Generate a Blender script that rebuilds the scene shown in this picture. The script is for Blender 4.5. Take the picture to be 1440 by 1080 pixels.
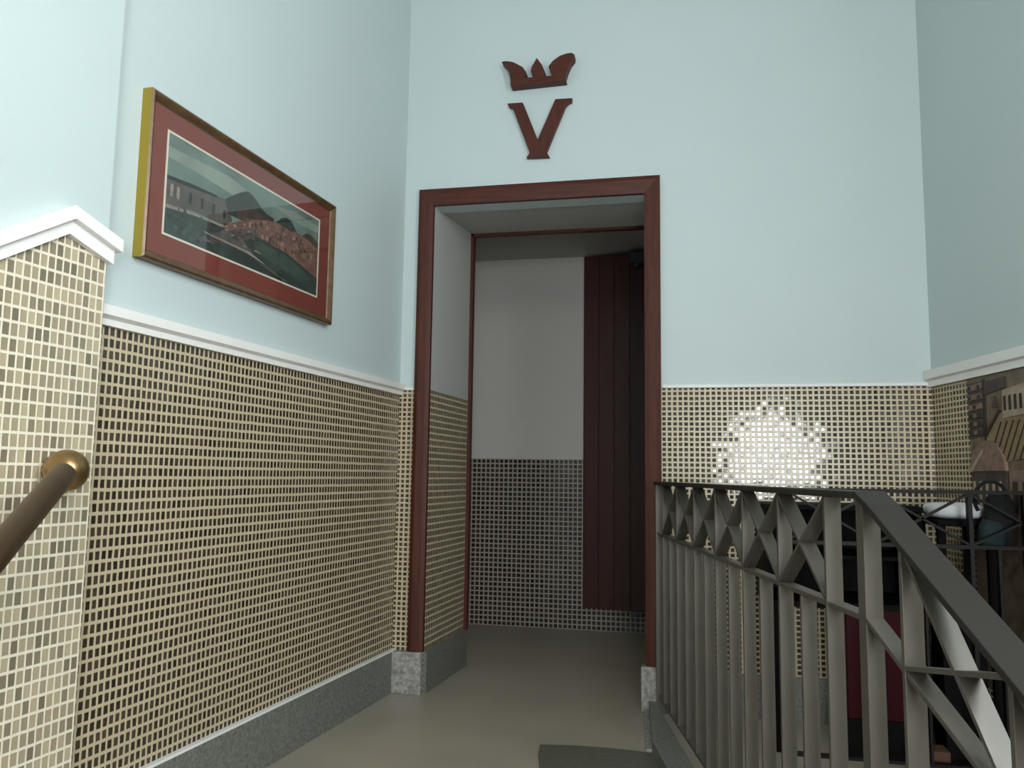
import bpy, bmesh, math, random
from mathutils import Vector, Matrix
random.seed(7)
S = bpy.context.scene
for o in list(bpy.data.objects): bpy.data.objects.remove(o)
COL = S.collection
# ------------------------------------------------------------------ camera
F_PX, PITCH, ROLL, YAW = 1150.0, math.radians(6.32), math.radians(.807), math.radians(12.245)
fw = Vector((-math.sin(YAW)*math.cos(PITCH), math.cos(YAW)*math.cos(PITCH), math.sin(PITCH)))
rt = Vector((math.cos(YAW), math.sin(YAW), 0)); up = rt.cross(fw)
r2 = rt*math.cos(ROLL)+up*math.sin(ROLL); u2 = up*math.cos(ROLL)-rt*math.sin(ROLL)
cam = bpy.data.cameras.new('camera'); cam.sensor_width = 36; cam.lens = F_PX/1440*36; cam.clip_start = .02
co = bpy.data.objects.new('camera', cam); COL.objects.link(co)
M = Matrix((r2, u2, -fw)).transposed().to_4x4(); M.translation = Vector((0, 0, .95)); co.matrix_world = M
S.camera = co
# ------------------------------------------------------------------ world, exposure
W = bpy.data.worlds.new('world'); S.world = W; W.use_nodes = True
W.node_tree.nodes['Background'].inputs[0].default_value = (.55, .65, .75, 1)
W.node_tree.nodes['Background'].inputs[1].default_value = .3
S.view_settings.view_transform = 'Standard'; S.view_settings.look = 'None'
S.view_settings.gamma = 1; S.view_settings.use_curve_mapping = False
S.view_settings.exposure = -0.07
WIN_FRONT = 40.0      # glow of the unseen front window, set for the mosaic glare
ADDED_SIDE_GLOW = 21.0       # glow of an unseen side window added to light the left wall
ADDED_LAMP = 44.0           # glow of an unseen pendant added to brighten the stairwell
# ------------------------------------------------------------------ materials
def mat(name, col, rough=.6, metal=0, bump=0, bscale=30, var=0, vscale=4, spec=.5, stretch=(1, 1, 1), coat=0):
    m = bpy.data.materials.new(name); m.use_nodes = True
    nt = m.node_tree; p = nt.nodes['Principled BSDF']
    p.inputs['Base Color'].default_value = (*col, 1); p.inputs['Roughness'].default_value = rough
    p.inputs['Metallic'].default_value = metal; p.inputs['Specular IOR Level'].default_value = spec
    p.inputs['Coat Weight'].default_value = coat; p.inputs['Coat Roughness'].default_value = .15
    tc = nt.nodes.new('ShaderNodeTexCoord'); mp = nt.nodes.new('ShaderNodeMapping'); mp.inputs['Scale'].default_value = stretch
    nt.links.new(tc.outputs['Object'], mp.inputs[0])
    if var:
        n = nt.nodes.new('ShaderNodeTexNoise'); n.inputs['Scale'].default_value = vscale; n.inputs['Detail'].default_value = 6
        r = nt.nodes.new('ShaderNodeValToRGB'); nt.links.new(mp.outputs[0], n.inputs['Vector'])
        r.color_ramp.elements[0].position = .3; r.color_ramp.elements[1].position = .7
        r.color_ramp.elements[0].color = (*[c*(1-var) for c in col], 1)
        r.color_ramp.elements[1].color = (*[min(1, c*(1+var)) for c in col], 1)
        nt.links.new(n.outputs['Fac'], r.inputs[0]); nt.links.new(r.outputs[0], p.inputs['Base Color'])
    if bump:
        n2 = nt.nodes.new('ShaderNodeTexNoise'); n2.inputs['Scale'].default_value = bscale; n2.inputs['Detail'].default_value = 4
        b = nt.nodes.new('ShaderNodeBump'); b.inputs['Strength'].default_value = bump; b.inputs['Distance'].default_value = .004
        nt.links.new(mp.outputs[0], n2.inputs['Vector']); nt.links.new(n2.outputs['Fac'], b.inputs['Height']); nt.links.new(b.outputs[0], p.inputs['Normal'])
    return m

def tile_mat(name, pw, ph, line, cell, lw=.3, lh=.3, tilt=1.0, rough=.16, wob=.0, jr=.5):
    """small glazed mosaic: dark cells between raised pale joints, UV in metres"""
    m = bpy.data.materials.new(name); m.use_nodes = True; nt = m.node_tree; p = nt.nodes['Principled BSDF']
    N = nt.nodes.new; Lk = nt.links.new
    def mth(op, a, b=None, clamp=False):
        n = N('ShaderNodeMath'); n.operation = op; n.use_clamp = clamp
        for i, v in enumerate((a, b)):
            if v is None: continue
            if isinstance(v, (int, float)): n.inputs[i].default_value = v
            else: Lk(v, n.inputs[i])
        return n.outputs[0]
    uv = N('ShaderNodeUVMap'); uv.uv_map = 'UVMap'
    nz = N('ShaderNodeTexNoise'); nz.inputs['Scale'].default_value = 26; nz.inputs['Detail'].default_value = 2
    Lk(uv.outputs[0], nz.inputs['Vector'])
    sc = N('ShaderNodeVectorMath'); sc.operation = 'SUBTRACT'; Lk(nz.outputs['Color'], sc.inputs[0]); sc.inputs[1].default_value = (.5, .5, .5)
    s2 = N('ShaderNodeVectorMath'); s2.operation = 'SCALE'; Lk(sc.outputs[0], s2.inputs[0]); s2.inputs['Scale'].default_value = wob
    ad = N('ShaderNodeVectorMath'); ad.operation = 'ADD'; Lk(uv.outputs[0], ad.inputs[0]); Lk(s2.outputs[0], ad.inputs[1])
    sp = N('ShaderNodeSeparateXYZ'); Lk(ad.outputs[0], sp.inputs[0])
    U = mth('DIVIDE', sp.outputs[0], pw); V = mth('DIVIDE', sp.outputs[1], ph)
    fu, fv = mth('FRACT', U), mth('FRACT', V); iu, iv = mth('FLOOR', U), mth('FLOOR', V)
    def band(f, w):      # 1 in the cell, 0 on the joint, soft edge
        d = mth('ABSOLUTE', mth('SUBTRACT', f, .5))
        return mth('DIVIDE', mth('SUBTRACT', .5-w/2+.03, d), .06, True)
    cellm = mth('MULTIPLY', band(fu, lw), band(fv, lh))
    cb = N('ShaderNodeCombineXYZ'); Lk(iu, cb.inputs[0]); Lk(iv, cb.inputs[1])
    wn = N('ShaderNodeTexWhiteNoise'); wn.noise_dimensions = '3D'; Lk(cb.outputs[0], wn.inputs['Vector'])
    sr = N('ShaderNodeSeparateColor'); Lk(wn.outputs['Color'], sr.inputs[0])
    mr = N('ShaderNodeMapRange'); Lk(sr.outputs[2], mr.inputs[0]); mr.inputs['To Min'].default_value = .55; mr.inputs['To Max'].default_value = 1.5
    cc = N('ShaderNodeVectorMath'); cc.operation = 'SCALE'; cc.inputs[0].default_value = cell; Lk(mr.outputs[0], cc.inputs['Scale'])
    mx = N('ShaderNodeMix'); mx.data_type = 'RGBA'; Lk(cellm, mx.inputs[0]); mx.inputs[6].default_value = (*line, 1); Lk(cc.outputs[0], mx.inputs[7])
    Lk(mx.outputs[2], p.inputs['Base Color'])
    rm = N('ShaderNodeMapRange'); Lk(cellm, rm.inputs[0]); rm.inputs['To Min'].default_value = jr; rm.inputs['To Max'].default_value = rough
    Lk(rm.outputs[0], p.inputs['Roughness'])
    h1 = mth('MULTIPLY', mth('SUBTRACT', sr.outputs[0], .5), mth('SUBTRACT', fu, .5))
    h2 = mth('MULTIPLY', mth('SUBTRACT', sr.outputs[1], .5), mth('SUBTRACT', fv, .5))
    hh = mth('MULTIPLY', mth('ADD', h1, h2), tilt)
    H = mth('ADD', mth('MULTIPLY', hh, cellm), mth('MULTIPLY', mth('SUBTRACT', 1, cellm), .55))
    b = N('ShaderNodeBump'); b.inputs['Strength'].default_value = .8; b.inputs['Distance'].default_value = .003
    Lk(H, b.inputs['Height']); Lk(b.outputs[0], p.inputs['Normal'])
    return m

def emit(name, col, s):
    m = bpy.data.materials.new(name); m.use_nodes = True; nt = m.node_tree
    nt.nodes.remove(nt.nodes['Principled BSDF']); e = nt.nodes.new('ShaderNodeEmission')
    e.inputs[0].default_value = (*col, 1); e.inputs[1].default_value = s
    nt.links.new(e.outputs[0], nt.nodes['Material Output'].inputs[0]); return m

def glass_mat():
    m = bpy.data.materials.new('picture glass'); m.use_nodes = True; nt = m.node_tree
    nt.nodes.remove(nt.nodes['Principled BSDF'])
    t = nt.nodes.new('ShaderNodeBsdfTransparent'); g = nt.nodes.new('ShaderNodeBsdfGlossy'); g.inputs['Roughness'].default_value = .02
    lw_ = nt.nodes.new('ShaderNodeLayerWeight'); pw_ = nt.nodes.new('ShaderNodeMath'); pw_.operation = 'POWER'; pw_.inputs[1].default_value = 4
    nt.links.new(lw_.outputs['Facing'], pw_.inputs[0]); f = nt.nodes.new('ShaderNodeMath'); f.operation = 'MULTIPLY_ADD'; nt.links.new(pw_.outputs[0], f.inputs[0])
    f.inputs[1].default_value = .9; f.inputs[2].default_value = .03; x = nt.nodes.new('ShaderNodeMixShader')
    nt.links.new(f.outputs[0], x.inputs[0]); nt.links.new(t.outputs[0], x.inputs[1]); nt.links.new(g.outputs[0], x.inputs[2])
    nt.links.new(x.outputs[0], nt.nodes['Material Output'].inputs[0]); return m

TEAL = mat('pale aqua wall paint', (.53, .608, .606), .55, bump=.08, bscale=60, var=.015, vscale=2)
WHITEWALL = mat('off white hall paint', (.54, .52, .475), .6, bump=.06, bscale=60)
SOFFIT = mat('grey white ceiling paint', (.46, .455, .43), .6, bump=.05, bscale=60)
TRIMW = mat('white glazed cap tile', (.86, .84, .80), .3, bump=.05, bscale=40)
LINE = (.55, .46, .305)
T_BACK = tile_mat('glazed mosaic back', .0227, .0215, LINE, (.06, .043, .028), .37, .36, wob=.004, tilt=.22, rough=.05, jr=.28)
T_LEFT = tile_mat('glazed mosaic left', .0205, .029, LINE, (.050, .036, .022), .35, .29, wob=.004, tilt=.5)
T_NEAR_LIT = tile_mat('glazed mosaic stair lit', .0205, .033, (.82, .74, .58), (.33, .275, .18), .24, .20, wob=.002, tilt=.7)  # brighter light on this stretch painted into paler cells and joints
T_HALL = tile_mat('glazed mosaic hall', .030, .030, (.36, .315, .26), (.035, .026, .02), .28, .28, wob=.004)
STONE = mat('grey terrazzo', (.165, .165, .145), .45, var=.35, vscale=90, bump=.1, bscale=120)
SPECK = mat('speckled terrazzo', (.30, .29, .27), .5, var=.45, vscale=70, bump=.3, bscale=90)
FLOOR = mat('grey brown floor', (.385, .34, .27), .33, var=.08, vscale=3, bump=.03, bscale=50)
MATM = mat('dark grey mat', (.115, .112, .085), .8, var=.2, vscale=120, bump=.4, bscale=300)
WOOD = mat('dark red wood trim', (.070, .0165, .009), .5, spec=.3, var=.3, vscale=6, stretch=(14, 14, 1.2))
WOODX = mat('dark red wood lintel', (.070, .0165, .009), .5, spec=.3, var=.3, vscale=6, stretch=(1.2, 14, 14))
CUPB = mat('deep red cupboard wood', (.045, .0065, .003), .5, var=.25, vscale=5, stretch=(12, 12, 1))
IRON = mat('grey painted iron', (.118, .105, .086), .42, metal=.35, bump=.05, bscale=60, var=.08, vscale=10)
RAILTOP = mat('dark grey handrail', (.022, .019, .015), .5, spec=.3, bump=.05, bscale=50)
BLACKIRON = mat('black painted iron', (.006, .005, .005), .5, spec=.2)
BRONZE = mat('brown bronze tube', (.11, .066, .032), .4, metal=.75, var=.1, vscale=8)
BRASS = mat('brass', (.36, .23, .10), .30, metal=.9)
BLACK = mat('black lacquer', (.005, .0045, .0045), .6, spec=.05)
MAROON = mat('maroon panel', (.03, .002, .004), .5, spec=.08)  # darkened to stand for the shade behind the railing
CLOTHW = mat('white cloth', (.72, .72, .74), .8, bump=.3, bscale=30)
TEALC = mat('dark teal fabric', (.006, .02, .024), .8, bump=.4, bscale=120)  # teal taken darker in place of shade by the railing
BLK = mat('black fabric', (.004, .004, .004), .9, bump=.3, bscale=120)
BROWN = mat('brown cardboard', (.09, .04, .02), .8)
STEEL = mat('blue grey metal', (.07, .08, .11), .4, metal=.5)
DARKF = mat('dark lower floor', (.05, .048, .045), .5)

# ------------------------------------------------------------------ mesh helpers
class MB:
    def __init__(s): s.v = []; s.f = []; s.m = []
    def face(s, pts, mi=0):
        b = len(s.v); s.v += [tuple(p) for p in pts]; s.f.append(tuple(range(b, b+len(pts)))); s.m.append(mi)
    def hexa(s, a, mi=0):      # a = 8 points, bottom loop ccw then top loop
        b = len(s.v); s.v += [tuple(p) for p in a]
        for q in ((0, 3, 2, 1), (4, 5, 6, 7), (0, 1, 5, 4), (1, 2, 6, 5), (2, 3, 7, 6), (3, 0, 4, 7)):
            s.f.append(tuple(b+i for i in q)); s.m.append(mi)
    def box(s, x0, x1, y0, y1, z0, z1, mi=0):
        s.hexa([(x0, y0, z0), (x1, y0, z0), (x1, y1, z0), (x0, y1, z0), (x0, y0, z1), (x1, y0, z1), (x1, y1, z1), (x0, y1, z1)], mi)
    def prism(s, pts, axis, a0, a1, mi=0):      # 2-D outline swept along an axis
        def P(p, a): return {'x': (a, p[0], p[1]), 'y': (p[0], a, p[1]), 'z': (p[0], p[1], a)}[axis]
        n = len(pts); b = len(s.v); s.v += [P(p, a0) for p in pts]+[P(p, a1) for p in pts]
        s.f.append(tuple(range(b, b+n))); s.f.append(tuple(range(b+2*n-1, b+n-1, -1))); s.m += [mi, mi]
        for i in range(n):
            j = (i+1) % n; s.f.append((b+i, b+j, b+n+j, b+n+i)); s.m.append(mi)
    def bar(s, p, q, w, t, side=(0, 1, 0), mi=0):   # flat bar p->q : w along side, t across
        p, q = Vector(p), Vector(q); d = (q-p).normalized(); sd = Vector(side); sd = (sd-d*sd.dot(d)).normalized(); n = d.cross(sd)
        a = []
        for e in (p, q):
            for i, j in ((-1, -1), (1, -1), (1, 1), (-1, 1)): a.append(e+sd*i*w/2+n*j*t/2)
        s.hexa(a, mi)
    def tube(s, path, r, seg=20, mi=0):
        path = [Vector(p) for p in path]; rings = []; b = len(s.v); prev = None
        for i, p in enumerate(path):
            d = (path[min(i+1, len(path)-1)]-path[max(i-1, 0)]).normalized()
            a = d.orthogonal().normalized() if prev is None else (prev-d*prev.dot(d)).normalized(); prev = a; c = d.cross(a)
            for k in range(seg):
                t = 2*math.pi*k/seg; s.v.append(tuple(p+(a*math.cos(t)+c*math.sin(t))*r))
        for i in range(len(path)-1):
            for k in range(seg):
                k2 = (k+1) % seg; s.f.append((b+i*seg+k, b+i*seg+k2, b+(i+1)*seg+k2, b+(i+1)*seg+k)); s.m.append(mi)
        s.f.append(tuple(b+k for k in reversed(range(seg)))); s.f.append(tuple(b+(len(path)-1)*seg+k for k in range(seg))); s.m += [mi, mi]
    def ell(s, c, r, seg=32, rings=18, mi=0, p=1.0):
        b = len(s.v)
        def g(v): return math.copysign(abs(v)**p, v)
        for i in range(rings+1):
            th = math.pi*i/rings
            for k in range(seg):
                ph = 2*math.pi*k/seg
                s.v.append((c[0]+r[0]*g(math.sin(th))*g(math.cos(ph)), c[1]+r[1]*g(math.sin(th))*g(math.sin(ph)), c[2]+r[2]*g(math.cos(th))))
        for i in range(rings):
            for k in range(seg):
                k2 = (k+1) % seg; s.f.append((b+i*seg+k, b+(i+1)*seg+k, b+(i+1)*seg+k2, b+i*seg+k2)); s.m.append(mi)
    def build(s, name, mats, parent=None, loc=(0, 0, 0), rz=0, smooth=False, bevel=0):
        if not isinstance(mats, (list, tuple)): mats = [mats]
        me = bpy.data.meshes.new(name); bm = bmesh.new(); vs = [bm.verts.new(v) for v in s.v]; uvl = bm.loops.layers.uv.new('UVMap')
        for f, mi in zip(s.f, s.m):
            try: fc = bm.faces.new([vs[i] for i in f])
            except ValueError: continue
            fc.material_index = mi; fc.smooth = smooth
        bmesh.ops.remove_doubles(bm, verts=bm.verts, dist=1e-6)
        bmesh.ops.recalc_face_normals(bm, faces=bm.faces); bm.normal_update()
        for fc in bm.faces:
            n = fc.normal; ax = max(range(3), key=lambda i: abs(n[i]))
            for l in fc.loops:
                c = l.vert.co; l[uvl].uv = ((c.y, c.z), (c.x, c.z), (c.x, c.y))[ax]
        bm.to_mesh(me); bm.free()
        for m in mats: me.materials.append(m)
        o = bpy.data.objects.new(name, me); COL.objects.link(o); o.location = loc; o.rotation_euler = (0, 0, rz)
        if parent: o.parent = parent
        if bevel:
            b = o.modifiers.new('bevel', 'BEVEL'); b.width = bevel; b.segments = 2; b.limit_method = 'ANGLE'
        return o
def tag(o, label=None, cat=None, group=None, kind=None):
    if label: o['label'] = label
    if cat: o['category'] = cat
    if group: o['group'] = group
    if kind: o['kind'] = kind
    return o
def empty(name, loc, rz=0):
    o = bpy.data.objects.new(name, None); COL.objects.link(o); o.location = loc; o.rotation_euler = (0, 0, rz); o.empty_display_size = .05; return o
def struct(mb, name, mats, loc=(0, 0, 0), rz=0, parent=None, **k):
    o = mb.build(name, mats, parent, loc, rz, **k)
    if not parent: o['kind'] = 'structure'
    return o

# wall frames : local x = away from the wall face, local y = along the wall (0 at the far corner), z up
LA, RA = math.radians(4.08), math.radians(-10.79)
LO, RO = (-1.285, 3.515, 0), (.947, 3.515, 0)
YB = 3.515; DADO = 1.325; H = 3.9; LOW = -1.9

# ------------------------------------------------------------------ room shell
b = MB()       # left wall : main face
b.box(-.2, 0, -1.84, .02, DADO, H, 0); b.box(-.2, 0, -1.84, .02, -.2, DADO, 1)
# thicker near length along the stairs : paint above the raking cap, mosaic below
PK = (-1.972, 1.48); SL = .62
def cap_z(y): return PK[1]+(y-PK[0])*SL if y < PK[0] else PK[1]+(y-PK[0])*(-.035/.13)
ys = [-5.7, PK[0], -1.842]
up_pts = [(-5.7, cap_z(-5.7)), (PK[0], PK[1]), (-1.842, cap_z(-1.842)), (-1.836, H), (-5.7, H)]
lo_pts = [(-5.7, LOW-.6), (-1.842, LOW-.6), (-1.842, cap_z(-1.842)), (PK[0], PK[1]), (-5.7, cap_z(-5.7))]
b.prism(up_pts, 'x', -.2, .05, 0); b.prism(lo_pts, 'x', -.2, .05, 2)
struct(b, 'wall_left', [TEAL, T_LEFT, T_NEAR_LIT], LO, -LA)

b = MB()       # back wall with the doorway, 0.55 m thick
X0, X1, ZT = -1.139, -.181, 2.178
def wallbox(x0, x1, z0, z1, mi): b.box(x0, x1, YB, 4.07, z0, z1, mi)
b.box(-1.5, X0-.001, YB, YB+.1, -.2, DADO, 1); b.box(-1.5, X0-.001, YB, YB+.1, DADO, H, 0)
b.box(X1+.001, 1.3, YB, YB+.1, LOW, DADO, 1); b.box(X1+.001, 1.3, YB, YB+.1, DADO, H, 0)
b.box(X0-.001, X1+.001, YB, YB+.1, ZT, H, 0)
# splayed reveals and soffit
XI0, XI1, ZI = -1.108, -.14, 2.206
def rev(xa, xb, xc, xd, z0, z1, mi): b.hexa([(xa, YB+.002, z0), (xb, YB+.002, z0), (xd, 4.07, z0), (xc, 4.07, z0), (xa, YB+.002, z1), (xb, YB+.002, z1), (xd, 4.07, z1), (xc, 4.07, z1)], mi)
rev(X0-.3, X0, XI0-.3, XI0, -.2, DADO, 2); rev(X0-.3, X0, XI0-.3, XI0, DADO, 2.5, 3)
rev(X1, X1+.3, XI1, XI1+.3, -.2, DADO, 2); rev(X1, X1+.3, XI1, XI1+.3, DADO, 2.5, 3)
b.hexa([(X0, YB+.002, ZT), (X1, YB+.002, ZT), (XI1, 4.07, ZI), (XI0, 4.07, ZI), (X0, YB+.002, 2.5), (X1, YB+.002, 2.5), (XI1, 4.07, 2.5), (XI0, 4.07, 2.5)], 3)
struct(b, 'wall_back', [TEAL, T_BACK, T_LEFT, SOFFIT])

b = MB()       # right wall
b.box(0, .2, -5.9, .1, DADO, H, 0); b.box(0, .2, -5.9, .1, LOW, DADO, 1)
struct(b, 'wall_right', [TEAL, T_BACK], RO, -RA)
b = MB(); b.box(-2.3, 2.6, -2.3, -2.1, LOW-.4, H, 0); struct(b, 'wall_front', [TEAL])
b = MB(); b.box(-2.3, 2.6, -2.3, 3.7, H, H+.1); struct(b, 'ceiling', [SOFFIT])
# hall beyond the door
b = MB()
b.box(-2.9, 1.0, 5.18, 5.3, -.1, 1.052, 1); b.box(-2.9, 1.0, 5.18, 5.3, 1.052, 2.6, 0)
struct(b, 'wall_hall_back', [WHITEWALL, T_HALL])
b = MB(); b.box(-3.0, -2.9, 4.0, 5.3, -.1, 2.6); struct(b, 'wall_hall_left', [WHITEWALL])
b = MB(); b.box(1.0, 1.1, 4.0, 5.3, -.1, 2.6); struct(b, 'wall_hall_right', [WHITEWALL])
b = MB(); b.box(-2.9, X0-.25, 4.0, 4.07, -.1, 2.6); b.box(X1+.25, 1.0, 4.0, 4.07, -.1, 2.6); struct(b, 'wall_hall_front', [WHITEWALL])
b = MB(); b.box(-2.9, 1.0, 4.07, 5.2, 2.366, 2.5); struct(b, 'ceiling_hall', [SOFFIT])
# floor : landing, hall, gallery behind the stairwell, stairs down to the entrance
b = MB()
land = [(-1.47, 1.45), (.33, 1.45), (-.06+.02, 2.86), (1.12, 2.86), (1.0, YB+.05), (-.16, YB+.05), (-.10, 4.2), (1.0, 4.2), (1.0, 5.2), (-2.9, 5.2), (-2.9, 4.2), (-1.15, 4.2), (-1.18, YB+.05), (-1.35, YB+.05)]
b.prism(land, 'z', -.2, 0)
struct(b, 'floor', [FLOOR])
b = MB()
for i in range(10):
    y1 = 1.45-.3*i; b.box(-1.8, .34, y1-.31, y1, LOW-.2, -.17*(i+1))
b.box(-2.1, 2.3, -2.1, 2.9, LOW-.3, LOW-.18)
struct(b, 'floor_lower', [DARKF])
# baseboards
b = MB(); b.box(0, .014, -1.84, 0, 0, .18); b.box(0, .017, -1.84, 0, .176, .184, 1)
struct(b, 'baseboard_left', [STONE, TRIMW], LO, -LA)
b = MB(); b.box(-1.286, -1.141, YB-.035, YB, 0, .178); struct(b, 'baseboard_door_left', [SPECK], bevel=.003)
b = MB(); b.box(-.20, -.118, YB-.035, YB, 0, .178); struct(b, 'baseboard_door_right', [SPECK], bevel=.003)
b = MB(); b.hexa([(X0-.001, YB, 0), (X0+.012, YB, 0), (XI0+.012, 4.07, 0), (XI0-.001, 4.07, 0), (X0-.001, YB, .178), (X0+.012, YB, .178), (XI0+.012, 4.07, .178), (XI0-.001, 4.07, .178)])
struct(b, 'baseboard_reveal', [STONE])
b = MB(); b.box(-.118, .93, YB-.014, YB, 0, .17); struct(b, 'baseboard_back', [STONE])
# cap mouldings on top of the mosaic
b = MB(); b.prism([(0, 1.302), (.012, 1.302), (.014, 1.318), (.028, 1.326), (.03, 1.350), (0, 1.356)], 'y', -1.84, 0)
struct(b, 'trim_1', [TRIMW], LO, -LA)
b = MB(); b.prism([(YB, 1.324), (YB-.008, 1.325), (YB-.010, 1.336), (YB, 1.339)], 'x', -1.286, X0-.075); b.prism([(YB, 1.324), (YB-.008, 1.325), (YB-.010, 1.336), (YB, 1.339)], 'x', X1+.075, .947)
struct(b, 'trim_2', [TRIMW])
b = MB(); b.prism([(0, 1.318), (-.016, 1.318), (-.018, 1.342), (-.030, 1.348), (-.032, 1.382), (0, 1.388)], 'y', -5.5, 0)
struct(b, 'trim_3', [TRIMW], RO, -RA)
b = MB()       # raking cap with a peak on the thick length
def strip(x0, x1, dz0, dz1, y_end):
    pts = [(-4.5, cap_z(-4.5)+dz0), (PK[0], PK[1]+dz0), (y_end, cap_z(y_end)+dz0), (y_end, cap_z(y_end)+dz1), (PK[0]-.004, PK[1]+dz1), (-4.5, cap_z(-4.5)+dz1)]
    b.prism(pts, 'x', x0, x1)
strip(.0501, .066, -.004, .034, -1.836); strip(.0501, .082, .030, .060, -1.826)
struct(b, 'trim_4', [TRIMW], LO, -LA)
b = MB(); b.box(XI0-.006, XI0+.014, 4.045, 4.085, .178, ZI); b.box(XI1-.012, XI1+.006, 4.045, 4.085, 0, ZI); b.box(XI0-.006, XI1+.006, 4.045, 4.085, ZI-.014, ZI+.006)
struct(b, 'trim_5', [WOOD])
# unseen windows: front one shaped for the mosaic glare, side one added for light
E1 = emit('glare window glow', (.93, .97, 1.0), WIN_FRONT); E2 = emit('added side window glow', (.86, .95, 1.0), ADDED_SIDE_GLOW)
w = empty('glare_window', (.84, -2.09, .62)); w['kind'] = 'structure'
wp = [(-.5, 0), (.5, 0), (.5, .66), (.42, .82), (.22, .92), (.12, 1.06), (.03, 1.16), (-.06, 1.06), (-.14, .94), (-.38, .84), (-.5, .66)]  # outline cut to the shape of the glare on the back mosaic
wo = [(x*1.1, (z-.5)*1.1+.5) for x, z in wp]
m = MB()
for i in range(len(wp)):
    k = (i+1) % len(wp); m.hexa([(wp[i][0], 0, wp[i][1]), (wp[k][0], 0, wp[k][1]), (wo[k][0], 0, wo[k][1]), (wo[i][0], 0, wo[i][1]), (wp[i][0], .03, wp[i][1]), (wp[k][0], .03, wp[k][1]), (wo[k][0], .03, wo[k][1]), (wo[i][0], .03, wo[i][1])])
m.box(.12, .16, 0, .03, 0, .9); m.box(-.5, .5, 0, .03, .52, .55)
m.build('window_frame', WOOD, w)
m = MB(); m.prism(wp, 'y', -.008, .005); m.build('window_pane', E1, w)
w = empty('added_side_window', RO, -RA); w['kind'] = 'structure'  # added unseen window, brightens the near left wall
m = MB(); m.box(-.03, 0, -3.82, -2.58, 1.55, 1.61); m.box(-.03, 0, -3.82, -2.58, 2.89, 2.95); m.box(-.03, 0, -3.82, -3.76, 1.61, 2.89); m.box(-.03, 0, -2.64, -2.58, 1.61, 2.89); m.box(-.03, 0, -3.22, -3.18, 1.61, 2.89)
m.build('window_frame', WOOD, w)
m = MB(); m.box(-.008, .004, -3.76, -2.64, 1.61, 2.89); m.build('window_pane', E2, w)

# unseen pendant added to light the stairwell
lp = empty('added_pendant', (.15, .55, H)); tag(lp, 'unseen round white pendant added to light the stairs', 'lamp')
m = MB(); m.tube([(0, 0, 0), (0, 0, -1.35)], .006, 8); m.build('cord', mat('added pendant cord', (.05, .05, .05)), lp)
m = MB(); m.tube([(0, 0, -.03), (0, 0, 0)], .05, 20); m.build('ceiling_rose', TRIMW, lp)
m = MB(); m.ell((0, 0, -1.47), (.13, .13, .13)); m.build('globe', emit('added pendant glow', (1.0, .96, .90), ADDED_LAMP), lp, smooth=True)

# ------------------------------------------------------------------ door casing
d = empty('door_1', (0, YB, 0)); d['kind'] = 'structure'
def casing(pts_in, pts_out, name, material):   # moulded flat casing between two inner and two outer corners
    m = MB(); (a, b_), (c, e) = pts_in, pts_out
    L = [(0, -.022), (.25, -.026), (.75, -.030), (1, -.022)]
    for i in range(3):
        t0, y0 = L[i]; t1, y1 = L[i+1]
        def P(p, q, t, y): return (p[0]+(q[0]-p[0])*t, y, p[1]+(q[1]-p[1])*t)
        m.hexa([P(a, c, t0, 0), P(a, c, t1, 0), P(b_, e, t1, 0), P(b_, e, t0, 0), P(a, c, t0, y0), P(a, c, t1, y1), P(b_, e, t1, y1), P(b_, e, t0, y0)])
    return m.build(name, material, d)
ox0, ox1, oz = -1.210, -.113, 2.256
casing([(X0, .178), (X0, ZT)], [(ox0, .178), (ox0, oz)], 'side_casing', WOOD)
casing([(X1, .178), (X1, ZT)], [(ox1, .178), (ox1, oz)], 'side_casing', WOOD)
casing([(X0, ZT), (X1, ZT)], [(ox0, oz), (ox1, oz)], 'head_casing', WOODX)

# ------------------------------------------------------------------ crown and letter
CROWN = [(-0.823, 2.829), (-0.805, 2.831), (-0.787, 2.828), (-0.769, 2.823), (-0.751, 2.813), (-0.723, 2.794), (-0.707, 2.769), (-0.708, 2.757), (-0.719, 2.743), (-0.669, 2.741), (-0.685, 2.771), (-0.682, 2.791), (-0.659, 2.833), (-0.635, 2.798), (-0.62, 2.761), (-0.624, 2.742), (-0.583, 2.741), (-0.592, 2.76), (-0.604, 2.787), (-0.585, 2.811), (-0.553, 2.832), (-0.522, 2.840), (-0.499, 2.841), (-0.486, 2.831), (-0.488, 2.815), (-0.505, 2.794), (-0.519, 2.762), (-0.528, 2.729), (-0.524, 2.712), (-0.777, 2.706), (-0.779, 2.741), (-0.786, 2.776), (-0.801, 2.806)]
VEE = [(-0.798, 2.639), (-0.726, 2.638), (-0.655, 2.457), (-0.576, 2.641), (-0.499, 2.639), (-0.502, 2.621), (-0.513, 2.62), (-0.53, 2.603), (-0.614, 2.396), (-0.6, 2.371), (-0.706, 2.374), (-0.691, 2.398), (-0.763, 2.592), (-0.776, 2.618), (-0.79, 2.623)]
b = MB(); b.prism(CROWN, 'y', YB-.05, YB); tag(b.build('crown_emblem', WOODX, bevel=.002), 'dark red wooden three-pointed crown fixed to the wall above the letter V', 'emblem')
b = MB(); b.prism(VEE, 'y', YB-.025, YB); tag(b.build('letter_sign', WOOD, bevel=.002), 'dark red wooden letter V on the pale wall above the doorway', 'letter')

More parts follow.
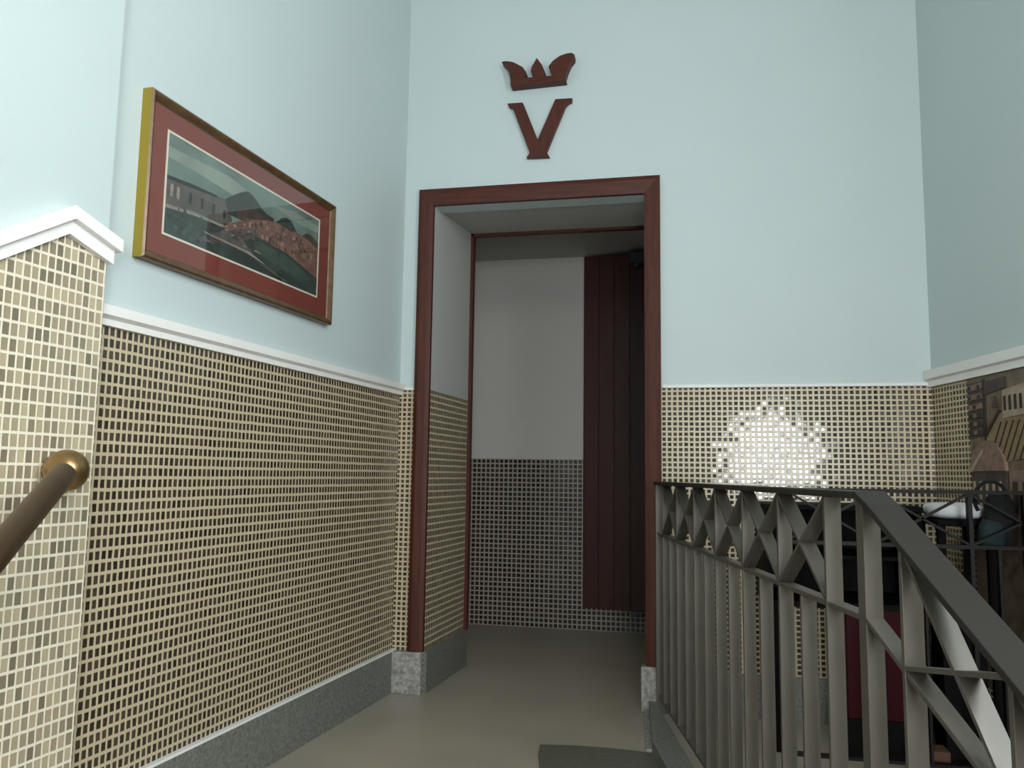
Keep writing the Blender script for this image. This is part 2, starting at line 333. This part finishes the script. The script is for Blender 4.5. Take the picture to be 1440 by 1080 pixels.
# ------------------------------------------------------------------ framed picture on the left wall
GOLD_LIT = mat('gilt frame side lit', (.33, .24, .02), .4, metal=.2); FRB = mat('brown gilt frame face', (.12, .065, .028), .35, metal=.3, var=.3, vscale=40)
MATB = mat('brick red mount card', (.18, .036, .022), .7); FILLET = mat('cream fillet', (.7, .64, .52), .6)
pic = empty('framed_picture', LO, -LA); tag(pic, 'gilt-framed landscape print with brick red mount hanging on the left wall', 'picture')
y0, y1, z0, z1 = -1.705, -.705, 1.497, 1.955
m = MB(); w_ = .026
prof = [(0, .0005), (0, .030), (.006, .034), (.012, .031), (.016, .028), (.023, .023), (w_, .0186), (w_, .0005)]
corners = [(y0, z0, 1, 1), (y1, z0, -1, 1), (y1, z1, -1, -1), (y0, z1, 1, -1)]
for i in range(4):
    a, c = corners[i], corners[(i+1) % 4]
    for j in range(len(prof)-1):
        p, q = prof[j], prof[j+1]
        def P(k, t): return (t[1], k[0]+k[2]*t[0], k[1]+k[3]*t[0])
        m.face([P(a, p), P(c, p), P(c, q), P(a, q)], 1 if j == 0 and i == 3 else 0)  # light on the left gilt side painted in as a brighter colour
m.build('frame', [FRB, GOLD_LIT], pic)
m = MB(); m.box(.002, .0105, y0+.024, y1-.024, z0+.024, z1-.024); m.build('mount', MATB, pic)
AY0, AY1, AZ0, AZ1 = -1.618, -.806, 1.587, 1.868
m = MB(); t = .006
for (a, c, e, g) in ((AY0-t, AY1+t, AZ0-t, AZ0), (AY0-t, AY1+t, AZ1, AZ1+t), (AY0-t, AY0, AZ0, AZ1), (AY1, AY1+t, AZ0, AZ1)): m.box(.0105, .0122, a, c, e, g)
m.build('fillet', FILLET, pic)
cols = [mat('print sky', (.135, .19, .165), .7, var=.35, vscale=5), mat('print mountain', (.022, .032, .024), .7, var=.3, vscale=20), mat('print pink slope', (.17, .085, .062), .7, var=.45, vscale=45),
        mat('print field', (.028, .045, .036), .7, var=.35, vscale=14), mat('print grey houses', (.085, .075, .066), .7, var=.3, vscale=25), mat('print cream', (.26, .22, .18), .7, var=.2, vscale=40),
        mat('print dark', (.014, .018, .016), .7), mat('print mid green', (.045, .068, .052), .7, var=.3, vscale=30), mat('print pale cloud', (.22, .265, .22), .7, var=.2, vscale=6), mat('print rock brown', (.055, .035, .03), .7, var=.3, vscale=30)]
m = MB(); lay = [0]
def art(pts, ci):
    lay[0] += 1; x = .0107+lay[0]*.0000025
    m.face([(x, min(max(p[0], AY0), AY1), min(max(p[1], AZ0), AZ1)) for p in pts], ci)
art([(AY0, AZ0), (AY1, AZ0), (AY1, AZ1), (AY0, AZ1)], 0)
art([(AY0, 1.80), (-1.50, 1.80), (-1.32, 1.79), (-1.25, 1.83), (-1.35, 1.842), (-1.50, 1.835), (AY0, 1.83)], 8)
art([(-1.10, 1.83), (-.95, 1.815), (AY1, 1.82), (AY1, 1.845), (-.98, 1.85)], 8)
art([(AY0, 1.749), (-1.523, 1.756), (-1.42, 1.762), (-1.349, 1.766), (-1.32, 1.71), (-1.35, 1.683), (-1.51, 1.683), (AY0, 1.655)], 4)
art([(AY0, 1.749), (-1.523, 1.758), (-1.40, 1.764), (-1.40, 1.756), (-1.523, 1.746), (AY0, 1.738)], 6)
for k in range(11):
    a = -1.60+k*.026; z = 1.695+.0012*k; art([(a, z), (a+.012, z), (a+.012, z+.036-.001*k), (a, z+.035-.001*k)], 5 if k < 2 else (6 if k % 2 else 4))
art([(-1.36, 1.766), (-1.315, 1.795), (-1.28, 1.815), (-1.248, 1.828), (-1.225, 1.824), (-1.207, 1.818), (-1.17, 1.798), (-1.139, 1.788), (-1.10, 1.786), (-1.09, 1.76), (-1.147, 1.745), (-1.245, 1.728), (-1.345, 1.724)], 1)
art([(-1.30, 1.745), (-1.245, 1.785), (-1.19, 1.775), (-1.10, 1.778), (-1.09, 1.755), (-1.2, 1.735), (-1.30, 1.728)], 9)
art([(-1.328, 1.700), (-1.244, 1.738), (-1.138, 1.767), (-1.065, 1.780), (-0.934, 1.782), (AY1, 1.765), (AY1, 1.64), (-0.95, 1.682), (-1.188, 1.699), (-1.292, 1.68), (-1.40, 1.660)], 2)
art([(-1.085, 1.778), (-1.05, 1.804), (-1.02, 1.814), (-.985, 1.808), (-.955, 1.782), (-.99, 1.775)], 1)
art([(-.92, 1.778), (-.89, 1.796), (-.855, 1.800), (AY1, 1.784), (AY1, 1.760), (-.86, 1.772)], 9)
rnd = random.Random(3)
for k in range(150):
    a = rnd.uniform(-1.28, -.83); f = (a+1.28)/.45; z = rnd.uniform(1.695-.02*f, 1.728+.045*f); w2, h2 = rnd.uniform(.004, .012), rnd.uniform(.004, .016)
    art([(a, z), (a+w2, z), (a+w2, z+h2), (a, z+h2)], rnd.choice([2, 9, 5, 9, 4, 2, 2]))
art([(AY0, 1.660), (-1.508, 1.672), (-1.357, 1.676), (-1.30, 1.672), (-1.18, 1.698), (-1.0, 1.690), (AY1, 1.65), (AY1, AZ0), (AY0, AZ0)], 3)
art([(AY0, 1.668), (-1.50, 1.678), (-1.36, 1.684), (-1.36, 1.678), (-1.50, 1.671), (AY0, 1.658)], 5)
art([(-1.50, 1.60), (-1.43, 1.635), (-1.34, 1.675), (-1.27, 1.700), (-1.21, 1.712), (-1.17, 1.705), (-1.26, 1.665), (-1.20, 1.640), (-1.23, 1.628), (-1.36, 1.625)], 4)
art([(-1.20, 1.69), (-1.02, 1.682), (-.85, 1.645), (-.87, 1.612), (-1.05, 1.630), (-1.20, 1.650)], 7)
art([(-1.45, 1.640), (-1.22, 1.638), (-1.10, 1.612), (-.98, 1.590), (-1.02, 1.590), (-1.14, 1.608), (-1.24, 1.632), (-1.45, 1.636)], 5)
for k in range(5):
    z = 1.632-.008*k; art([(-1.46+.03*k, z), (-1.22+.03*k, z-.004), (-1.02+.02*k, z-.026), (-1.02+.02*k, z-.029), (-1.22+.03*k, z-.008), (-1.46+.03*k, z-.003)], 6)
for k in range(40):
    a = rnd.uniform(-1.37, -1.18); z = rnd.uniform(1.645, 1.70); art([(a, z), (a+.014, z+.002), (a+.013, z+.006), (a, z+.005)], rnd.choice([2, 5, 6, 9, 6]))
for k in range(45):
    a = rnd.uniform(AY0+.01, -1.40); z = rnd.uniform(1.60, 1.672); r = rnd.uniform(.005, .014)
    art([(a+r*math.cos(q)*rnd.uniform(.6, 1), z+r*.7*math.sin(q)*rnd.uniform(.6, 1)) for q in [i*math.pi/4 for i in range(8)]], rnd.choice([3, 7, 6]))
m.build('print', cols, pic)
m = MB(); m.box(.0135, .0150, y0+.024, y1-.024, z0+.024, z1-.024); m.build('glass_pane', glass_mat(), pic)
for o_ in pic.children:
    if o_.name != 'frame': o_.location.x = .0078

# ------------------------------------------------------------------ wall handrail with a round end, left
CL, SLn = math.cos(LA), math.sin(LA)
def lw(x, y, z): return Vector((LO[0]+CL*x+SLn*y, LO[1]-SLn*x+CL*y, z))
hr = empty('wall_handrail', tuple(lw(.05, -2.03, .95))); tag(hr, 'brown tubular stair handrail ending at a brass ball on the left mosaic wall', 'handrail')
base = lw(.05, -2.03, .95)
def cpx(px, py, depth):    # a point seen from the stairs at a given distance
    d_ = fw*F_PX+r2*(px-720)-u2*(py-540); return Vector((0, 0, .95))+d_*(depth/F_PX)
ballc = lw(.098, -1.965, .945)
m = MB(); m.ell(tuple(ballc-base), (.046, .046, .046)); m.build('ball_end', BRASS, hr, smooth=True)
a = Vector((-1.232, 1.430, .938)); c = Vector((-1.072, 1.120, .821)); dd = (c-a)
path = [a+dd*t for t in (0, .25, .5, .75, 1, 1.15)]
e1 = path[-1]
path += [e1+Vector(v) for v in ((.012, -.05, -.030), (.005, -.12, -.075), (-.012, -.25, -.155), (-.03, -.5, -.31), (-.05, -.9, -.56))]
m = MB(); m.tube([p-base for p in path], (.024), 24); m.build('tube', BRONZE, hr, smooth=False, bevel=.002)
for p_ in hr.children:
    for f_ in p_.data.polygons: f_.use_smooth = len(f_.vertices) == 4
m = MB(); m.tube([lw(.0502, -1.965, .945)-base, lw(.066, -1.965, .945)-base], .022, 28); m.build('rosette', BRASS, hr)

# ------------------------------------------------------------------ iron railing beside the landing, running to the stairs
rl = empty('iron_railing', (-.12, 3.49, 0), math.atan2(-.978, .207))
tag(rl, 'grey flat-bar iron railing with crossed bars, from the doorway down the near stairs', 'railing')
SN, ZTOP, ZMID, ZBOT = 2.02, .930, .722, .075
SD = 3.05; KT = -.50; KM = -.40
BW, BT = .032, .010
def top(s): return ZTOP if s <= SN+.02 else ZTOP+KT*(s-SN-.02)
def mid(s): return ZMID if s <= SN+.01 else ZMID+KM*(s-SN-.01)
def sweep(prof, name, mat_, w, t, s0=0, s1=SD):
    m = MB(); pts = [s0, SN+.01, SN+.06, s1]
    rings = []
    for s in pts: rings.append((s, prof(s)))
    for (a, za), (c, zc) in zip(rings, rings[1:]):
        m.hexa([(a, -w/2, za-t), (c, -w/2, zc-t), (c, w/2, zc-t), (a, w/2, za-t), (a, -w/2, za), (c, -w/2, zc), (c, w/2, zc), (a, w/2, za)])
    return m.build(name, mat_, rl, bevel=.0015)
sweep(top, 'handrail', RAILTOP, .054, .013)
sweep(mid, 'middle_rail', IRON, .030, .010)
sweep(lambda s: mid(s)-ZMID+ZBOT, 'bottom_rail', IRON, .030, .010)
def bal(s, z1, name='baluster', w=BW, t=BT, z0=None):
    m = MB(); z0_ = (mid(s)-ZMID+ZBOT-.01) if z0 is None else z0
    m.box(s-t/2, s+t/2, -w/2, w/2, z0_, z1); return m.build(name, IRON, rl, bevel=.0012)
full = [.14, .42, .71, 1.0, 1.29, 1.58, 1.86]
bal(.012, ZTOP-.013, 'end_post', .044, .012, 0)
for s in full: bal(s, ZTOP-.013)
for a, c in zip(full, full[1:]): bal((a+c)/2, ZMID-.010)
bal(SN, ZTOP-.013, 'newel_post', .030, .030, 0)
low = [2.165, 2.435, 2.705, 2.975]
for s in low: bal(s, top(s)-.013)
def cross(a, c, za0, za1, zc0, zc1):
    m = MB(); m.bar((a, 0, za1), (c, 0, zc0), BW, .007); m.build('cross_bar', IRON, rl)
    m = MB(); m.bar((a, 0, za0), (c, 0, zc1), BW*.98, .007); m.build('cross_bar', IRON, rl)
for a, c in zip([0.015]+full, full): 
    if c > .2: cross(a, c, ZMID, ZTOP-.014, ZMID, ZTOP-.014)
for a, c in zip(low, low[1:]): cross(a, c, mid(a), top(a)-.014, mid(c), top(c)-.014)

# ------------------------------------------------------------------ black railing on the far side of the stairwell
fr = empty('iron_railing', (.31, 2.90, 0)); tag(fr, 'black iron railing with crossed bars on the far side of the stairwell', 'railing')
m = MB(); m.box(0, .735, -.02, .02, .908, .92); m.build('handrail', BLACKIRON, fr)
m = MB(); m.box(0, .735, -.012, .012, .735, .747); m.build('middle_rail', BLACKIRON, fr)
m = MB(); m.box(0, .735, -.012, .012, .06, .07); m.build('bottom_rail', BLACKIRON, fr)
P_ = [.006, .283, .566]
for s in P_+[.725]:
    m = MB(); m.box(s-.006, s+.006, -.014, .014, 0 if s in (.006, .725) else .065, .908); m.build('baluster', BLACKIRON, fr)
for s in (.145, .425, .645):
    m = MB(); m.box(s-.004, s+.004, -.014, .014, .065, .737); m.build('baluster', BLACKIRON, fr)
for a, c in zip(P_, P_[1:]):
    for q in (0, 1):
        m = MB(); m.bar((a, 0, .91 if q else .745), (c, 0, .745 if q else .91), .02, .007); m.build('cross_bar', BLACKIRON, fr)
m = MB(); m.bar((.566, 0, .91), (.725, 0, .815), .02, .007); m.build('cross_bar', BLACKIRON, fr)
m = MB(); m.bar((.566, 0, .745), (.725, 0, .825), .02, .007); m.build('cross_bar', BLACKIRON, fr)

# ------------------------------------------------------------------ furniture behind that railing, the gloom put into darkened colours
cb = empty('counter', (.52, 3.28, 0)); tag(cb, 'black counter on a maroon-fronted pedestal behind the black railing', 'counter')
m = MB(); m.box(.0, .26, -.17, .17, 0, .13); m.build('plinth', BLACK, cb)
m = MB(); m.box(.01, .25, -.165, .165, .13, .50); m.build('pedestal', MAROON, cb, bevel=.002)
m = MB(); m.box(.125, .135, -.172, -.165, .14, .49); m.box(.252, .262, -.17, .17, .13, .50); m.build('pedestal_edge', BLACK, cb)
m = MB(); m.box(-.26, .265, -.18, .18, .50, .52); m.box(-.26, -.245, -.18, .18, .52, .84); m.box(.25, .265, -.18, .18, .52, .84); m.box(-.245, .25, .165, .18, .52, .84); m.box(-.245, .25, -.17, .165, .67, .682); m.build('body', BLACK, cb)
m = MB(); m.box(-.27, .27, -.19, .185, .84, .858); m.build('countertop', BLACK, cb, bevel=.003)
m = MB(); m.box(-.24, -.215, -.17, -.145, 0, .50); m.build('leg', BLACK, cb)
m = MB(); m.box(-.24, -.215, .145, .17, 0, .50); m.build('leg', BLACK, cb)
tb = empty('side_table', (.895, 3.13, 0)); tag(tb, 'small black table carrying a white bundle beside the counter', 'table')
m = MB(); m.box(-.09, .09, -.14, .14, .80, .82); m.build('tabletop', BLACK, tb, bevel=.003)
for i, j in ((-1, -1), (1, -1), (1, 1), (-1, 1)):
    m = MB(); m.box(i*.075-.012, i*.075+.012, j*.12-.012, j*.12+.012, 0, .80); m.build('leg', BLACK, tb)
m = MB(); m.ell((0, 0, .028), (.085, .12, .028), p=.6); o = m.build('cloth_bundle', CLOTHW, loc=(.892, 3.12, .82), smooth=True); tag(o, 'flat white folded bundle lying on the small black table', 'cloth')
bg = empty('hanging_bag', (.985, 2.965, .80)); tag(bg, 'dark teal and black bag hanging on the black railing by the mural', 'bag')
m = MB(); m.ell((0, 0, .03), (.045, .03, .085), p=.7); m.build('bag_body', BLK, bg, smooth=True)
m = MB(); m.ell((-.028, -.010, -.02), (.04, .026, .05), p=.75); m.build('pocket', TEALC, bg, smooth=True)
m = MB(); m.tube([(-.03+.05*math.cos(t), -.025, .09+.06*math.sin(t)) for t in [i*math.pi/10 for i in range(-2, 13)]], .006, 8); m.build('strap', BLK, bg, smooth=True)
m = MB(); m.box(-.058, .058, -.10, .10, 0, .50); m.box(-.061, .061, -.104, .104, .50, .525); o = m.build('storage_box', BLACK, loc=(.89, 3.13, 0), bevel=.004); tag(o, 'black lidded box on the floor under the small table', 'box')
m = MB(); m.box(-.05, .05, -.04, .04, 0, .09); o = m.build('carton', BROWN, loc=(.755, 2.99, 0), bevel=.003); tag(o, 'small brown carton on the floor in front of the cabinet', 'box')

# ------------------------------------------------------------------ carved townscape panel on the right wall
mu = empty('relief_panel', RO, -RA); tag(mu, 'sepia relief panel of old town houses set in the right mosaic wall', 'artwork')
RL = [mat('relief ground', (.15, .105, .07), .55, var=.3, vscale=25, bump=.5, bscale=60), mat('relief dark brown', (.05, .034, .028), .55, var=.3, vscale=30),
      mat('relief ochre', (.23, .16, .085), .55, var=.2, vscale=30, bump=.5, bscale=90), mat('relief line', (.02, .014, .012), .6), mat('relief rose brown', (.20, .13, .10), .55, var=.25, vscale=40, bump=.5, bscale=90), mat('relief pale', (.33, .26, .19), .5, var=.2, vscale=30)]
m = MB(); m.box(-.008, 0, -1.5, -.283, .25, 1.316, 0); m.build('slab', RL, mu)
def relief(pts, ci, d_): m.prism([(-.283-a, z) for a, z in pts], 'x', -.008-d_, -.007, ci)
m = MB()
relief([(.002, 1.10), (.105, 1.11), (.105, 1.30), (.002, 1.30)], 1, .003)
for z in (1.11, 1.14, 1.17, 1.20, 1.235, 1.27):
    relief([(.006, z), (.098, z+.004), (.098, z+.024), (.006, z+.020)], 4 if z > 1.19 else 1, .006)
    for k in range(3): relief([(.012+.03*k, z+.004), (.028+.03*k, z+.005), (.028+.03*k, z+.018), (.012+.03*k, z+.017)], 3 if (k+int(z*100)) % 2 else 4, .008)
relief([(.105, .93), (.113, .93), (.113, 1.305), (.105, 1.305)], 3, .006)
relief([(.113, 1.25), (.24, 1.262), (.24, 1.30), (.113, 1.295)], 1, .005)
relief([(.113, 1.10), (.20, 1.18), (.20, 1.19), (.113, 1.115)], 3, .009)
relief([(.113, 1.00), (.36, 1.03), (.36, 1.20), (.20, 1.18), (.113, 1.10)], 2, .004)
for k in range(6): relief([(.125+.035*k, 1.02), (.130+.035*k, 1.02), (.21+.035*k, 1.15), (.205+.035*k, 1.15)], 3, .006)
relief([(.16, 1.20), (.175, 1.24), (.185, 1.20)], 1, .007)
relief([(.225, 1.16), (.40, 1.17), (.40, 1.27), (.225, 1.255)], 5, .008)
for k in range(4): relief([(.235+.03*k, 1.185), (.247+.03*k, 1.186), (.247+.03*k, 1.235), (.235+.03*k, 1.233)], 3, .010)
dome = [(.01+.11*(1-math.cos(t)), .985+.105*math.sin(t)) for t in [i*math.pi/14 for i in range(15)]]
relief(dome, 4, .012)
relief([(.0, .98), (.025, 1.0), (.10, 1.06), (.10, 1.05), (.03, .985)], 5, .015)
relief([(.01, .78), (.225, .78), (.225, .985), (.01, .985)], 1, .006)
for k in range(5): relief([(.022+.04*k, .80), (.034+.04*k, .80), (.034+.04*k, .95), (.022+.04*k, .95)], 5, .009)
relief([(.24, .80), (.55, .82), (.55, 1.0), (.24, .985)], 4, .005)
for k in range(5): relief([(.26+.055*k, .85), (.285+.055*k, .85), (.285+.055*k, .95), (.26+.055*k, .95)], 3, .008)
relief([(.60, .60), (1.2, .62), (1.2, 1.15), (.9, 1.28), (.60, 1.12)], 2, .006)
for k in range(8): relief([(.66+.07*(k % 4), .75+.16*(k//4)), (.70+.07*(k % 4), .75+.16*(k//4)), (.70+.07*(k % 4), .86+.16*(k//4)), (.66+.07*(k % 4), .86+.16*(k//4))], 3, .009)
m.build('carved_houses', RL, mu)

# ------------------------------------------------------------------ hall cupboard with its top hinge bracket
cu = empty('hall_cupboard', (-.65, 5.175, .14)); tag(cu, 'tall deep red wooden cupboard mounted on the hall wall beyond the doorway', 'cupboard')
m = MB(); m.prism([(0, 0), (0, -.03), (.60, -.12), (.60, 0)], 'z', 0, 2.215); m.build('carcass', CUPB, cu)
m = MB()
for k in range(6): m.prism([(.005+.098*k, -.0308-.0147*k), (.005+.098*k, -.0435-.0147*k), (.010+.098*k, -.0445-.0147*k), (.093+.098*k, -.0570-.0147*k), (.097+.098*k, -.058-.0147*k), (.097+.098*k, -.0446-.0147*k)], 'z', .01, 2.20)
m.build('door', CUPB, cu)
m = MB(); m.box(.30, .48, -.17, -.12, 2.13, 2.20); m.box(.33, .36, -.18, -.12, 2.10, 2.13); m.build('closer', STEEL, cu, bevel=.004)

# ------------------------------------------------------------------ mat
m = MB()
cur = [(-.36, 2.15), (-.513, 2.87), (-.525, 2.965), (-.42, 2.985), (-.30, 2.99), (-.20, 2.985), (-.135, 2.975), (-.08, 2.86), (.05, 2.15)]
m.prism(cur, 'z', 0, .005); tag(m.build('floor_mat', MATM), 'dark grey floor mat on the landing beside the iron railing', 'mat')

# stone edging of the landing beside the railing foot
m = MB(); m.prism([(-.19, YB-.036), (-.166, YB-.036), (-.135, 2.99), (-.155, 2.99)], 'z', 0, .012); struct(m, 'trim_6', [SPECK])
m = MB(); m.prism([(-.166, YB-.036), (-.142, YB-.036), (.262, 1.46), (.19, 1.46), (-.135, 2.99)], 'z', 0, .045); struct(m, 'trim_7', [STONE])
